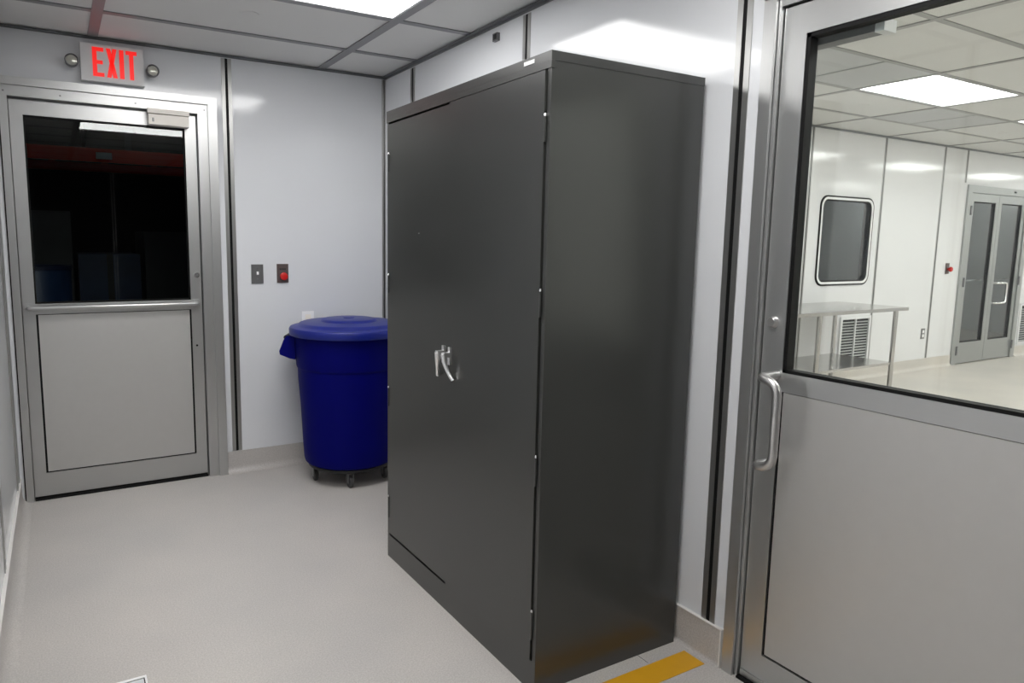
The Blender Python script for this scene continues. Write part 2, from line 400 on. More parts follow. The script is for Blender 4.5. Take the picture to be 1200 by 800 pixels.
def sprinkler(x, y, z, label, m):
    t = empty('sprinkler_cover', (x, y, z), label, 'sprinkler', 'flush sprinkler covers')
    lathe('cover_plate', [(0.0005, 0.0), (0.040, 0.0), (0.042, 0.002), (0.042, 0.006)], (x, y, z-0.001), m, t, 32)
    lathe('gap_ring', [(0.046, 0.0), (0.050, 0.0), (0.050, 0.006), (0.046, 0.006), (0.046, 0.0)], (x, y, z+0.0015), M['tee'], t, 32, closed=False)
sprinkler(-1.03, -0.815, H+0.006, 'flush round sprinkler cover in the tile behind the ceiling light', M['tile'])

# ------------------------------------------------------------------ exit door (door_1)
d1 = struct(empty('door_1', ((BD_L+BD_R)/2, 0.03, 0.0)), 'half-glazed aluminium exit door with a thin push bar')
FO = 0.052
fr = boxes('door_frame', [(-2.066, BD_L-0.004, -0.012, 0.09, 0, BD_T+0.008), (BD_R+0.006, -1.084, -0.012, 0.09, 0, BD_T+0.008), (-2.066, -1.084, -0.012, 0.09, BD_T+0.008, 2.147)], M['alu'], d1, 0.002)
boxes('frame_casing', [(-2.066, -1.035, -0.028, 0.0, 2.147, 2.186), (-1.084, -1.035, -0.028, 0.0, 0, 2.147), ], M['alu'], fr, 0.003)
boxes('frame_gasket', [(-2.0715, -2.066, -0.006, 0.005, 0, 2.14)], M['gasket'], fr)
boxes('frame_stop', [(BD_L-0.004, BD_L+0.03, 0.062, 0.09, 0, BD_T), (BD_R-0.03, BD_R+0.006, 0.062, 0.09, 0, BD_T), (BD_L-0.004, BD_R+0.006, 0.062, 0.09, BD_T-0.03, BD_T+0.008)], M['alu'], fr)
bm = bmesh.new()
for sx in (-2.045, -1.80, -1.45, -1.10):
    addbox(bm, sx-0.004, sx+0.004, -0.0135, -0.011, 2.113, 2.121)
finish('frame_screws', bm, M['plate'], fr)
GX0, GX1, GZ0, GZ1 = -1.970, -1.202, 1.055, 2.013
LY0, LY1 = 0.022, 0.060
lf = boxes('leaf_frame', [(BD_L, GX0, LY0, LY1, 0.016, BD_T-0.004), (GX1, BD_R, LY0, LY1, 0.016, BD_T-0.004)], M['alu'], d1, 0.0015, None, 1)
boxes('rail', [(GX0, GX1, LY0, LY1, GZ1, BD_T-0.004)], M['alu_h'], lf, 0.0015, None, 1)
boxes('rail', [(GX0, GX1, LY0, LY1, 1.000, GZ0)], M['alu_h'], lf, 0.0015, None, 1)
boxes('rail', [(GX0, GX1, LY0, LY1, 0.016, 0.142)], M['alu_h'], lf, 0.0015, None, 1)
boxes('glazing_gasket', [(GX0, GX0+0.008, LY0+0.004, LY1-0.004, GZ0, GZ1), (GX1-0.008, GX1, LY0+0.004, LY1-0.004, GZ0, GZ1), (GX0, GX1, LY0+0.004, LY1-0.004, GZ1-0.008, GZ1), (GX0, GX1, LY0+0.004, LY1-0.004, GZ0, GZ0+0.008)], M['gasket'], lf)
boxes('glass_pane', [(GX0+0.004, GX1-0.004, 0.038, 0.044, GZ0+0.004, GZ1-0.004)], M['glass'], d1)
boxes('panel_gap', [(GX0, GX1, LY0+0.006, LY1-0.006, 0.142, 1.0)], M['gasket'], d1)
boxes('lower_panel', [(GX0+0.010, GX1-0.010, LY0+0.001, LY0+0.012, 0.149, 0.996)], M['alu_panel'], d1, 0.001, None, 1)
pb = tube('push_bar', [(-2.0, 0.024, 1.037), (-2.0, -0.012, 1.037), (-1.995, -0.022, 1.037), (-1.985, -0.026, 1.037), (-1.19, -0.026, 1.034), (-1.18, -0.022, 1.034), (-1.175, -0.012, 1.034), (-1.175, 0.024, 1.034)], 0.0125, M['alu_h'], d1, 14)
boxes('end_mount', [(-2.018, -1.984, 0.012, 0.024, 1.016, 1.058), (-1.192, -1.158, 0.012, 0.024, 1.013, 1.055)], M['alu_h'], pb, 0.003)
lathe('lock_cylinder', [(0.002, 0.010), (0.013, 0.010), (0.016, 0.013), (0.016, 0.023)], (-1.167, 0.0, 1.197), M['chrome'], d1, 24, 'y')
lathe('key_hole', [(0.001, 0.0205), (0.006, 0.0205), (0.006, 0.0225)], (-1.178, 0.0, 0.788), M['gasket'], d1, 16, 'y')
cl = boxes('door_closer', [(-1.392, -1.188, -0.045, 0.022, 2.012, 2.066)], M['cream'], d1, 0.003)
boxes('closer_shoe', [(-1.396, -1.186, -0.05, -0.008, 2.070, 2.094)], M['cream'], cl, 0.002)
boxes('closer_window', [(-1.375, -1.366, -0.047, -0.044, 2.026, 2.046)], M['plate'], cl)
boxes('threshold', [(BD_L, BD_R, 0.0, 0.10, 0.0, 0.008)], M['gasket'], d1)

# ------------------------------------------------------------------ exit sign with its two lamp heads
ex = empty('exit_sign', (-1.555, 0.0, 2.20), 'lit white sign with red EXIT letters above the exit door', 'sign')
boxes('sign_plate', [(-1.700, -1.405, -0.046, 0.0, 2.203, 2.388)], M['sign'], ex, 0.004)
def stroke(bm, pts):
    A = [bm.verts.new((x, -0.0465, z)) for x, z in pts]; B = [bm.verts.new((x, -0.0490, z)) for x, z in pts]
    bm.faces.new(B)
    for i in range(len(pts)):
        j = (i+1) % len(pts); bm.faces.new((A[i], A[j], B[j], B[i]))
def letter(strokes):
    bm = bmesh.new()
    for s in strokes: stroke(bm, s)
    return finish('letter', bm, M['exit_red'], ex)
ZB, ZT = 2.228, 2.372
R4 = lambda a, b, c, d: [(a, c), (b, c), (b, d), (a, d)]
e0 = -1.646
letter([R4(e0, e0+0.020, ZB, ZT), R4(e0+0.020, e0+0.052, ZT-0.019, ZT), R4(e0+0.020, e0+0.047, 2.290, 2.308), R4(e0+0.020, e0+0.052, ZB, ZB+0.019)])
x0 = -1.582
letter([[(x0, ZB), (x0+0.020, ZB), (x0+0.050, ZT), (x0+0.030, ZT)], [(x0+0.030, ZB), (x0+0.050, ZB), (x0+0.020, ZT), (x0, ZT)]])
letter([R4(-1.521, -1.500, ZB, ZT)])
t0 = -1.490
letter([R4(t0, t0+0.052, ZT-0.019, ZT), R4(t0+0.016, t0+0.036, ZB, ZT-0.019)])
def lamp_head(x, z, label):
    t = empty('emergency_lamp', (x, 0.0, z), label, 'lamp', 'lamp heads of the exit sign')
    lathe('lamp_base', [(0.001, 0.0), (0.022, 0.0), (0.022, -0.012), (0.012, -0.016), (0.012, -0.030), (0.001, -0.030)], (x, 0.0, z), M['lamp_body'], t, 24, 'y')
    lathe('lamp_shell', [(0.001, -0.028), (0.020, -0.028), (0.031, -0.045), (0.032, -0.075), (0.028, -0.078), (0.026, -0.070), (0.001, -0.066)], (x, 0.0, z), M['lamp_body'], t, 28, 'y')
    lathe('lamp_lens', [(0.001, -0.074), (0.016, -0.073), (0.0245, -0.070), (0.0245, -0.066), (0.001, -0.066)], (x, 0.0, z), M['lens'], t, 28, 'y')
lamp_head(-1.741, 2.288, 'round grey emergency lamp head beside the letter E of the exit sign')
lamp_head(-1.364, 2.284, 'round grey emergency lamp head beside the letter T of the exit sign')

# ------------------------------------------------------------------ plates on the end wall
s1 = empty('light_switch', (-0.827, 0, 1.143), 'grey metal switch plate with white toggle beside the exit door', 'switch')
boxes('cover_plate', [(-0.862, -0.792, -0.006, 0.0, 1.143, 1.257)], M['plate'], s1, 0.003)
boxes('toggle', [(-0.832, -0.822, -0.018, -0.004, 1.196, 1.214)], M['white'], s1, 0.002)
for zz in (1.170, 1.230):
    lathe('plate_screw', [(0.0005, -0.0078), (0.003, -0.0074), (0.0035, -0.0055)], (-0.827, 0, zz), M['chrome'], s1, 10, 'y')
s2 = empty('stop_button', (-0.675, 0, 1.145), 'dark plate with a red push button right of the light switch', 'button')
boxes('cover_plate', [(-0.710, -0.640, -0.006, 0.0, 1.145, 1.259)], M['dark_plate'], s2, 0.003)
lathe('red_button', [(0.001, -0.030), (0.018, -0.030), (0.023, -0.026), (0.023, -0.016), (0.014, -0.014), (0.014, -0.005)], (-0.672, 0, 1.185), M['red'], s2, 28, 'y')
bm = bmesh.new()
for k in range(4): addbox(bm, -0.694+k*0.010, -0.687+k*0.010, -0.0065, -0.0055, 1.222, 1.233)
finish('printed_word', bm, M['mark'], s2)
s3 = empty('wall_outlet', (-0.522, 0, 0.857), 'white outlet plate half hidden behind the blue bin lid', 'outlet')
boxes('cover_plate', [(-0.560, -0.484, -0.006, 0.0, 0.853, 0.966)], M['white'], s3, 0.003)
boxes('socket_face', [(-0.540, -0.504, -0.009, -0.005, 0.872, 0.903)], M['cream'], s3, 0.003)
boxes('socket_face', [(-0.540, -0.504, -0.009, -0.005, 0.915, 0.946)], M['cream'], s3, 0.003)
s4 = empty('wall_sensor', (0, -1.324, 2.34), 'small dark grey box high on the wall above the cabinet', 'sensor')
boxes('sensor_body', [(-0.016, 0.0, -1.345, -1.305, 2.346, 2.382)], M['lamp_body'], s4, 0.003)
boxes('sensor_face', [(-0.018, -0.015, -1.338, -1.312, 2.352, 2.376)], M['black'], s4, 0.001)

# ------------------------------------------------------------------ charcoal storage cabinet
CX0, CX1, CN, CFAR, CT = -0.6365, -0.0264, -2.6098, -1.4836, 1.9363
cb = empty('storage_cabinet', ((CX0+CX1)/2, (CN+CFAR)/2, 0.0), 'tall charcoal metal two-door storage cabinet against the white wall', 'cabinet')
TH = 0.018
D0, D1 = 0.106, 1.881           # door bottom / top
body = boxes('body', [(CX0, CX1, CN, CN+TH, 0, CT-0.026), (CX0, CX1, CFAR-TH, CFAR, 0, CT-0.026), (CX1-0.01, CX1, CN+TH, CFAR-TH, 0, CT-0.026)], M['cabinet'], cb, 0.002)
boxes('kick_plate', [(CX0, CX0+0.02, CN+TH, CFAR-TH, 0, 0.102)], M['cabinet'], body, 0.0015, None, 1)
boxes('top_rail', [(CX0+0.001, CX0+0.02, CN+TH, CFAR-TH, 1.8905, CT-0.02)], M['cabinet'], body)
boxes('inner_dark', [(CX0+0.03, CX0+0.04, CN+TH, CFAR-TH, 0.02, CT-0.03)], M['cab_gap'], body)
boxes('top_cap', [(CX0-0.003, CX1, CN-0.002, CFAR+0.002, CT-0.026, CT), (CX0-0.003, CX0+0.012, CN-0.002, CFAR+0.002, CT-0.046, CT-0.0262)], M['cabinet'], cb, 0.002)
SEAM = -2.0305
def door(y0, y1, proud, z0, z1):
    d = boxes('door', [(CX0-proud, CX0+0.02, y0, y1, z0, z1)], M['cabinet'], cb, 0.003)
    return d
dn = door(CN+TH+0.004, SEAM-0.0016, 0.006, D0, 1.887)
df = door(SEAM+0.0012, CFAR-TH-0.004, 0.0025, 0.114, 1.882)
def hinge(parent, y, z0, z1):
    h = tube('hinge', [(CX0-0.004, y, z0), (CX0-0.004, y, z1)], 0.0036, M['cabinet'], parent, 8)
    lathe('hinge_tip', [(0.0005, 0.006), (0.003, 0.005), (0.0045, 0.0), (0.0045, -0.003)], (CX0-0.004, y, z1), M['chrome'], h, 10)
for z0, z1 in ((1.690, 1.763), (1.187, 1.267), (0.672, 0.765), (0.176, 0.270)):
    hinge(dn, CN+TH+0.001, z0, z1)
for z0, z1 in ((1.690, 1.765), (1.187, 1.262), (0.692, 0.776), (0.186, 0.285)):
    hinge(df, CFAR-TH-0.001, z0, z1)
def handle(parent, y, proud, m, side):
    x = CX0-proud
    h = boxes('handle_plate', [(x-0.007, x, y-0.008, y+0.008, 0.962, 1.026)], m, parent, 0.003)
    boxes('handle_neck', [(x-0.033, x-0.005, y-0.010, y+0.010, 0.990, 1.008)], m, h, 0.003)
    pts, rad = [], []
    for k in range(13):
        t = k/12
        pts.append((x-0.028+0.020*t**2, y+side*0.034*t**1.8, 1.002-0.092*t)); rad.append(0.0115-0.0045*min(1, t*1.6))
    tube('handle_lever', pts, rad, m, h, 12)
handle(dn, SEAM-0.025, 0.006, M['satin_chrome'], -1)
handle(df, SEAM+0.028, 0.0025, M['satin_chrome'], 1)
lk = boxes('maker_label', [(CX0-0.0045, CX0-0.002, -2.530, -2.479, CT-0.019, CT-0.008)], M['white'], cb)
lathe('door_bolt', [(0.0005, -0.002), (0.0015, -0.0015), (0.002, 0.0)], (CX0-0.0025, -1.79, 1.436), M['chrome'], df, 10, 'x')

# ------------------------------------------------------------------ blue wheeled bin
BC = (-0.395, -0.380)
bn = empty('waste_bin', (BC[0], BC[1], 0), 'round blue plastic waste bin with lid on casters beside the cabinet', 'bin')
lathe('bin_body', [(0.001, 0.112), (0.245, 0.112), (0.262, 0.120), (0.268, 0.140), (0.272, 0.20), (0.293, 0.655), (0.296, 0.672), (0.302, 0.678), (0.305, 0.690), (0.312, 0.868), (0.326, 0.870), (0.330, 0.878), (0.328, 0.892), (0.305, 0.893), (0.295, 0.60), (0.26, 0.135), (0.001, 0.130)], (BC[0], BC[1], 0), M['blue'], bn, 64)
lid = lathe('lid', [(0.001, 0.872), (0.331, 0.872), (0.340, 0.866), (0.343, 0.872), (0.343, 0.900), (0.337, 0.910), (0.325, 0.914), (0.300, 0.916), (0.290, 0.922), (0.284, 0.931), (0.272, 0.935), (0.180, 0.939), (0.166, 0.941), (0.158, 0.951), (0.148, 0.954), (0.060, 0.956), (0.001, 0.957)], (BC[0], BC[1], 0), M['blue_lid'], bn, 72)
lathe('lid_hub', [(0.001, 0.961), (0.030, 0.961), (0.034, 0.955)], (BC[0], BC[1], 0), M['blue_lid'], lid, 24)
def bin_handle(ang):
    u = Vector((math.cos(ang), math.sin(ang), 0)); v = Vector((-u.y, u.x, 0))
    prof = [(0.298, 0.862), (0.345, 0.858), (0.362, 0.835), (0.388, 0.770), (0.384, 0.750), (0.330, 0.728), (0.297, 0.722)]
    bm = bmesh.new()
    for s0, s1 in ((-0.095, -0.078), (0.078, 0.095)):          # two cheeks
        A = [bm.verts.new(Vector((BC[0], BC[1], 0))+u*r+v*s0+Vector((0, 0, z))) for r, z in prof]
        B = [bm.verts.new(Vector((BC[0], BC[1], 0))+u*r+v*s1+Vector((0, 0, z))) for r, z in prof]
        bm.faces.new(A); bm.faces.new(B[::-1])
        for i in range(len(prof)): bm.faces.new((A[i], A[(i+1) % len(prof)], B[(i+1) % len(prof)], B[i]))
    outer = [(0.362, 0.835), (0.388, 0.770), (0.384, 0.750), (0.330, 0.728), (0.297, 0.722), (0.297, 0.730), (0.328, 0.737), (0.377, 0.756), (0.379, 0.768), (0.352, 0.832)]
    A = [bm.verts.new(Vector((BC[0], BC[1], 0))+u*r+v*(-0.078)+Vector((0, 0, z))) for r, z in outer]
    B = [bm.verts.new(Vector((BC[0], BC[1], 0))+u*r+v*0.078+Vector((0, 0, z))) for r, z in outer]
    bm.faces.new(A); bm.faces.new(B[::-1])
    for i in range(len(outer)): bm.faces.new((A[i], A[(i+1) % len(outer)], B[(i+1) % len(outer)], B[i]))
    hd = finish('bin_handle', bm, M['blue'], bn, None, 0.003)
    c = Vector((BC[0], BC[1], 0))
    tube('grip', [c+u*0.352+v*(-0.078)+Vector((0, 0, 0.848)), c+u*0.352+v*0.078+Vector((0, 0, 0.848))], 0.013, M['black'], hd, 12)
bin_handle(math.atan2(0.47, -0.88)); bin_handle(math.atan2(-0.64, 0.77))
lathe('dolly', [(0.001, 0.088), (0.235, 0.088), (0.245, 0.093), (0.245, 0.108), (0.238, 0.1115), (0.001, 0.1115)], (BC[0], BC[1], 0), M['black'], bn, 48)
for k in range(5):
    t = math.radians(249+72*k); cx, cy = BC[0]+0.212*math.cos(t), BC[1]+0.212*math.sin(t)
    ca = bmesh.new(); addbox(ca, cx-0.018, cx-0.013, cy-0.016, cy+0.016, 0.030, 0.088); addbox(ca, cx+0.013, cx+0.018, cy-0.016, cy+0.016, 0.030, 0.088); addbox(ca, cx-0.018, cx+0.018, cy-0.016, cy+0.016, 0.082, 0.0882)
    cs = finish('caster', ca, M['plate'], bn)
    lathe('wheel', [(0.001, -0.010), (0.020, -0.010), (0.031, -0.010), (0.034, -0.006), (0.034, 0.006), (0.031, 0.010), (0.020, 0.010), (0.001, 0.010)], (cx, cy, 0.034), M['rubber'], cs, 20, 'x')

# ------------------------------------------------------------------ glazed door (door_2) in the long wall
d2 = struct(empty('door_2', (0.03, (RD_N+RD_F)/2, 0.0)), 'half-glazed aluminium door with a pull handle in the long wall')
fr = boxes('door_frame', [(0.004, 0.09, RD_N+0.021, RD_N+0.0035, 0, RD_T+0.008), (0.004, 0.09, RD_F-0.0035, RD_F-0.021, 0, RD_T+0.008), (0.004, 0.09, RD_N+0.021, RD_F-0.021, RD_T+0.006, RD_T+0.03)], M['alu'], d2, 0.002)
boxes('frame_casing', [(-0.010, 0.0, RD_N+0.014, RD_N+0.054, 0, RD_T+0.07), (-0.010, 0.0, RD_F-0.014, RD_F-0.054, 0, RD_T+0.07), (-0.010, 0.0, RD_N+0.054, RD_F-0.054, RD_T+0.03, RD_T+0.07)], M['alu'], fr, 0.003)
boxes('frame_stop', [(0.062, 0.09, RD_N+0.004, RD_N-0.03, 0, RD_T), (0.062, 0.09, RD_F+0.03, RD_F-0.004, 0, RD_T), (0.062, 0.09, RD_N, RD_F, RD_T-0.03, RD_T+0.008)], M['gasket'], fr)
GY0, GY1, G2B, G2T = -2.931, -3.690, 1.026, 2.004
LX0, LX1 = 0.016, 0.056
lf = boxes('leaf_frame', [(LX0, LX1, RD_N, GY0, 0.018, RD_T), (LX0, LX1, GY1, RD_F, 0.018, RD_T)], M['alu'], d2, 0.0015, None, 1)
boxes('rail', [(LX0, LX1, GY0, GY1, G2T, RD_T)], M['alu_h'], lf, 0.0015, None, 1)
boxes('rail', [(LX0, LX1, GY0, GY1, 0.968, G2B)], M['alu_h'], lf, 0.0015, None, 1)
boxes('rail', [(LX0, LX1, GY0, GY1, 0.018, 0.112)], M['alu_h'], lf, 0.0015, None, 1)
boxes('glazing_gasket', [(LX0+0.003, LX1-0.003, GY0, GY0-0.012, G2B, G2T), (LX0+0.003, LX1-0.003, GY1, GY1+0.012, G2B, G2T), (LX0+0.003, LX1-0.003, GY0, GY1, G2T-0.012, G2T), (LX0+0.003, LX1-0.003, GY0, GY1, G2B, G2B+0.010)], M['gasket'], lf)
boxes('glass_pane', [(0.034, 0.040, GY0-0.004, GY1+0.004, G2B+0.004, G2T-0.004)], M['glass'], d2)
boxes('panel_gap', [(LX0+0.006, LX1-0.006, GY0, GY1, 0.112, 0.968)], M['gasket'], d2)
boxes('lower_panel', [(LX0+0.001, LX0+0.012, GY0-0.009, GY1+0.009, 0.119, 0.966)], M['alu_panel'], d2, 0.001, None, 1)
hy = -2.915
hp = [(0.018, hy, 1.016), (-0.045, hy, 1.016), (-0.055, hy-0.002, 1.016), (-0.061, hy-0.009, 1.0145)]
for k in range(0, 8):
    t = math.pi/2*k/7; hp.append((-0.062, hy-0.016-0.044*math.sin(t), 0.970+0.043*math.cos(t)))
for k in range(0, 8):
    t = math.pi/2*k/7; hp.append((-0.062, hy-0.016-0.044*math.cos(t), 0.790-0.043*math.sin(t)))
hp += [(-0.061, hy-0.009, 0.7455), (-0.055, hy-0.002, 0.745), (-0.045, hy, 0.745), (0.018, hy, 0.745)]
ph = tube('pull_handle', hp, 0.0132, M['handle'], d2, 16)
lathe('lock_cylinder', [(0.001, -0.013), (0.013, -0.013), (0.016, -0.010), (0.018, 0.0), (0.018, 0.004)], (LX0-0.003, -2.891, 1.176), M['handle'], d2, 24, 'x')
cl = boxes('door_closer', [(0.064, 0.112, -2.83, -3.10, 1.976, 1.998)], M['lamp_body'], d2, 0.002)
boxes('closer_end', [(0.060, 0.116, -3.10, -3.125, 1.972, 2.004)], M['sign'], cl, 0.002)
boxes('threshold', [(-0.005, 0.10, RD_N, RD_F, 0.0, 0.008)], M['gasket'], d2)
boxes('door_sweep', [(LX0-0.006, LX0+0.004, RD_N-0.003, RD_F+0.003, 0.010, 0.030)], M['alu_h'], d2, 0.001)

# ------------------------------------------------------------------ things on the floor
tp = boxes('floor_tape', [(-1.9, -0.036, -2.757, -2.668, 0.0002, 0.0012)], M['yellow'], None, 0, (-0.97, -2.71, 0))
tag(tp, 'yellow tape stripe on the floor in front of the cabinet side', 'tape')
sh = empty('floor_plate', (-1.80, -2.06, 0), 'white-edged flat plate on the floor, cut by the bottom edge', 'plate')
pl = boxes('plate_edge', [(-1.95, -1.682, -1.9385, -1.927, 0.0003, 0.006), (-1.688, -1.682, -2.22, -1.939, 0.0003, 0.006)], M['white'], sh, 0.001)
boxes('plate_groove', [(-1.93, -1.688, -1.9425, -1.9385, 0.0003, 0.004), (-1.6915, -1.688, -2.22, -1.9425, 0.0003, 0.004)], M['gasket'], sh)
boxes('plate_face', [(-1.93, -1.6915, -2.22, -1.9425, 0.0003, 0.005)], M['panel'], sh)

# ------------------------------------------------------------------ clean room beyond the glazed door
FX0, FX1, FT = 7.440, 9.030, 2.150        # far double door frame
WX0, WX1, WZ0, WZ1 = 4.665, 5.565, 1.02, 1.908
wc = struct(boxes('wall_far', [(0.10, WX0, YW+0.02, YW+0.10, 0, 2.7), (WX0, WX1, YW+0.02, YW+0.10, 0, WZ0), (WX0, WX1, YW+0.02, YW+0.10, WZ1, 2.7), (WX1, FX0, YW+0.02, YW+0.10, 0, 2.7),
                               (FX0, FX1, YW+0.02, YW+0.10, FT, 2.7), (FX1, XE, YW+0.02, YW+0.10, 0, 2.7)], M['gasket']), 'white panelled far wall of the clean room with a window')
FS = [0.11, 0.84, 2.05, 3.26, 4.470, 5.705, 6.885, 7.385, 9.085, 10.3, XE]
for a, b in zip(FS[:-1], FS[1:]):
    if a == 7.385:
        panel_piece(wc, M['panel_clean'], (a, b, YW, YW+0.02, FT, H2), (a, FX0, YW, YW+0.02, 0.1, FT), (FX1, b, YW, YW+0.02, 0.1, FT))
    elif a == 4.470:
        panel_piece(wc, M['panel_clean'], (a, WX0, YW, YW+0.02, 0.1, H2), (WX1, b, YW, YW+0.02, 0.1, H2), (WX0, WX1, YW, YW+0.02, 0.1, WZ0), (WX0, WX1, YW, YW+0.02, WZ1, H2))
    else:
        panel_piece(wc, M['panel_clean'], (a, b, YW, YW+0.02, 0.1, H2))
for s in FS[1:-1]:
    z0 = FT+0.02 if s in (7.385, 9.085) else BB+0.002
    batten(wc, s, 'x', z0, H2-0.01, w=0.020, g=0.006, face=YW)
for nm, a, b, lb in (('baseboard_far', 0.104, FX0-0.01, 'pale coved base under the clean room window wall'), ('baseboard_far_end', FX1+0.01, XE, 'pale coved base right of the far double door')):
    cove(nm, (a, YW, 0), (b, YW, 0), (0, -1, 0), M['floor_clean'], lb, bead=False)
we = struct(boxes('wall_east', [(XE+0.02, XE+0.1, YE-0.1, 3.0, 0, 2.8)], M['gasket']), 'white end wall of the clean room, out of frame')
panel_piece(we, M['panel_clean'], (XE, XE+0.02, YE, YW, 0, H2))
ws = struct(boxes('wall_south', [(0.1, XE+0.1, YE-0.1, YE-0.02, 0, 2.8)], M['gasket']), 'white side wall of the clean room, out of frame')
panel_piece(ws, M['panel_clean'], (0.1, XE, YE-0.02, YE, 0, H2))

ce2 = struct(boxes('ceiling_clean_room', [(0.05, XE+0.1, YE-0.1, 0.15, H2+0.05, H2+0.09)], M['tile_clean']), 'suspended ceiling of pale tiles over the clean room')
XG = [0.104] + [0.84+1.2192*k for k in range(10)]; XG = [v for v in XG if v < XE] + [XE]
YG = [YW]
y = -0.47
while y > YE: YG.append(y); y -= 0.582
YG.append(YE)
CL = [(i, j) for j in (2, 6, 10) for i in (1, 3, 5, 7, 9)]
proto = {}
for i in range(len(XG)-1):
    for j in range(len(YG)-1):
        if (i, j) in CL: continue
        if (i, j) in ((2, 2), (4, 1), (6, 2), (8, 1)):
            xm = (XG[i]+XG[i+1])/2
            for a, b in ((XG[i], xm), (xm, XG[i+1])):
                boxes('filter_panel', [(a+0.018, b-0.018 if b != xm else b-0.006, YG[j]-0.018, YG[j+1]+0.018, H2+0.003, H2+0.02)], M['filter'], ce2)
            continue
        key = (round(XG[i+1]-XG[i], 3), round(YG[j]-YG[j+1], 3))
        if key not in proto:
            proto[key] = boxes('ceiling_tile', [(XG[i]+0.004, XG[i+1]-0.004, YG[j]-0.004, YG[j+1]+0.004, H2+0.006, H2+0.02)], M['tile_clean'], ce2, 0, (XG[i], YG[j], H2))
        else:
            c = proto[key].copy(); COL.objects.link(c); c.location = (XG[i], YG[j], H2)
for xx in XG[1:-1]: boxes('ceiling_tee', [(xx-0.020, xx+0.020, YE, YW, H2, H2+0.006)], M['tee_clean'], ce2)
for yy in YG[1:-1]: boxes('cross_tee', [(0.104, XE, yy-0.018, yy+0.018, H2+0.001, H2+0.0055)], M['tee_clean'], ce2)
struct(boxes('trim_4', [(0.104, XE, YW-0.02, YW, H2-0.012, H2+0.001)], M['angle']), 'grey ceiling angle along the clean room window wall')
CLL = {(3, 2): 'bright flat ceiling light seen whole through the glazed door', (1, 2): 'flat ceiling light at the left edge of the door glass, a bright corner only',
       (5, 2): 'flat ceiling light past the whole one, showing a sliver at the photo edge'}
for i, j in CL:  # fixtures beyond the visible ones are added for more light
    ceiling_light(XG[i], XG[i+1], YG[j], YG[j+1], H2, M['light_clean'],
                  CLL.get((i, j), 'added clean room ceiling light out of frame, row %s from window wall, column %s' % ({2: 'one', 6: 'two', 10: 'three'}[j], {1: 'one', 3: 'two', 5: 'three', 7: 'four', 9: 'five'}[i])), 'ceiling lights of the clean room')
sprinkler(3.916, -0.755, H2+0.005, 'flush sprinkler cover in the clean room tile near the window', M['tile_clean'])
sprinkler(6.43, -0.69, H2+0.005, 'flush sprinkler cover in the clean room tile near the double door', M['tile_clean'])

# window_1 in the far wall
def rrect(x0, x1, z0, z1, r, n=6):
    out = []
    for cx, cz, a0 in ((x1-r, z1-r, 0), (x0+r, z1-r, 90), (x0+r, z0+r, 180), (x1-r, z0+r, 270)):
        for k in range(n+1):
            t = math.radians(a0+90*k/n); out.append((cx+r*math.cos(t), cz+r*math.sin(t)))
    return out
def ring(name, o, i, y0, y1, m, parent):
    bm = bmesh.new(); n = len(o)
    V = [[bm.verts.new((x, yy, z)) for x, z in P] for P, yy in ((o, y0), (i, y0), (i, y1), (o, y1))]
    for a in range(4):
        b = (a+1) % 4
        for k in range(n): bm.faces.new((V[a][k], V[a][(k+1) % n], V[b][(k+1) % n], V[b][k]))
    return finish(name, bm, m, parent)
w1 = struct(empty('window_1', ((WX0+WX1)/2, YW, WZ0)), 'rounded grey window in the clean room wall above the steel table')
ring('window_infill', rrect(WX0-0.001, WX1+0.001, WZ0-0.001, WZ1+0.001, 0.001), rrect(WX0+0.004, WX1-0.004, WZ0+0.004, WZ1-0.004, 0.10), YW+0.0002, YW+0.018, M['panel_clean'], w1)
ring('window_gasket', rrect(WX0-0.004, WX1+0.004, WZ0-0.004, WZ1+0.004, 0.105), rrect(WX0+0.012, WX1-0.012, WZ0+0.012, WZ1-0.012, 0.092), YW-0.010, YW+0.02, M['gasket'], w1)
ring('window_frame', rrect(WX0+0.012, WX1-0.012, WZ0+0.012, WZ1-0.012, 0.092), rrect(WX0+0.034, WX1-0.034, WZ0+0.034, WZ1-0.034, 0.075), YW-0.012, YW+0.04, M['white'], w1)
ring('inner_gasket', rrect(WX0+0.034, WX1-0.034, WZ0+0.034, WZ1-0.034, 0.075), rrect(WX0+0.046, WX1-0.046, WZ0+0.046, WZ1-0.046, 0.065), YW-0.006, YW+0.04, M['gasket'], w1)
prism('glass_pane', rrect(WX0+0.04, WX1-0.04, WZ0+0.04, WZ1-0.04, 0.07), M['glass_grey'], w1, 0.006, 'xz', YW+0.018)

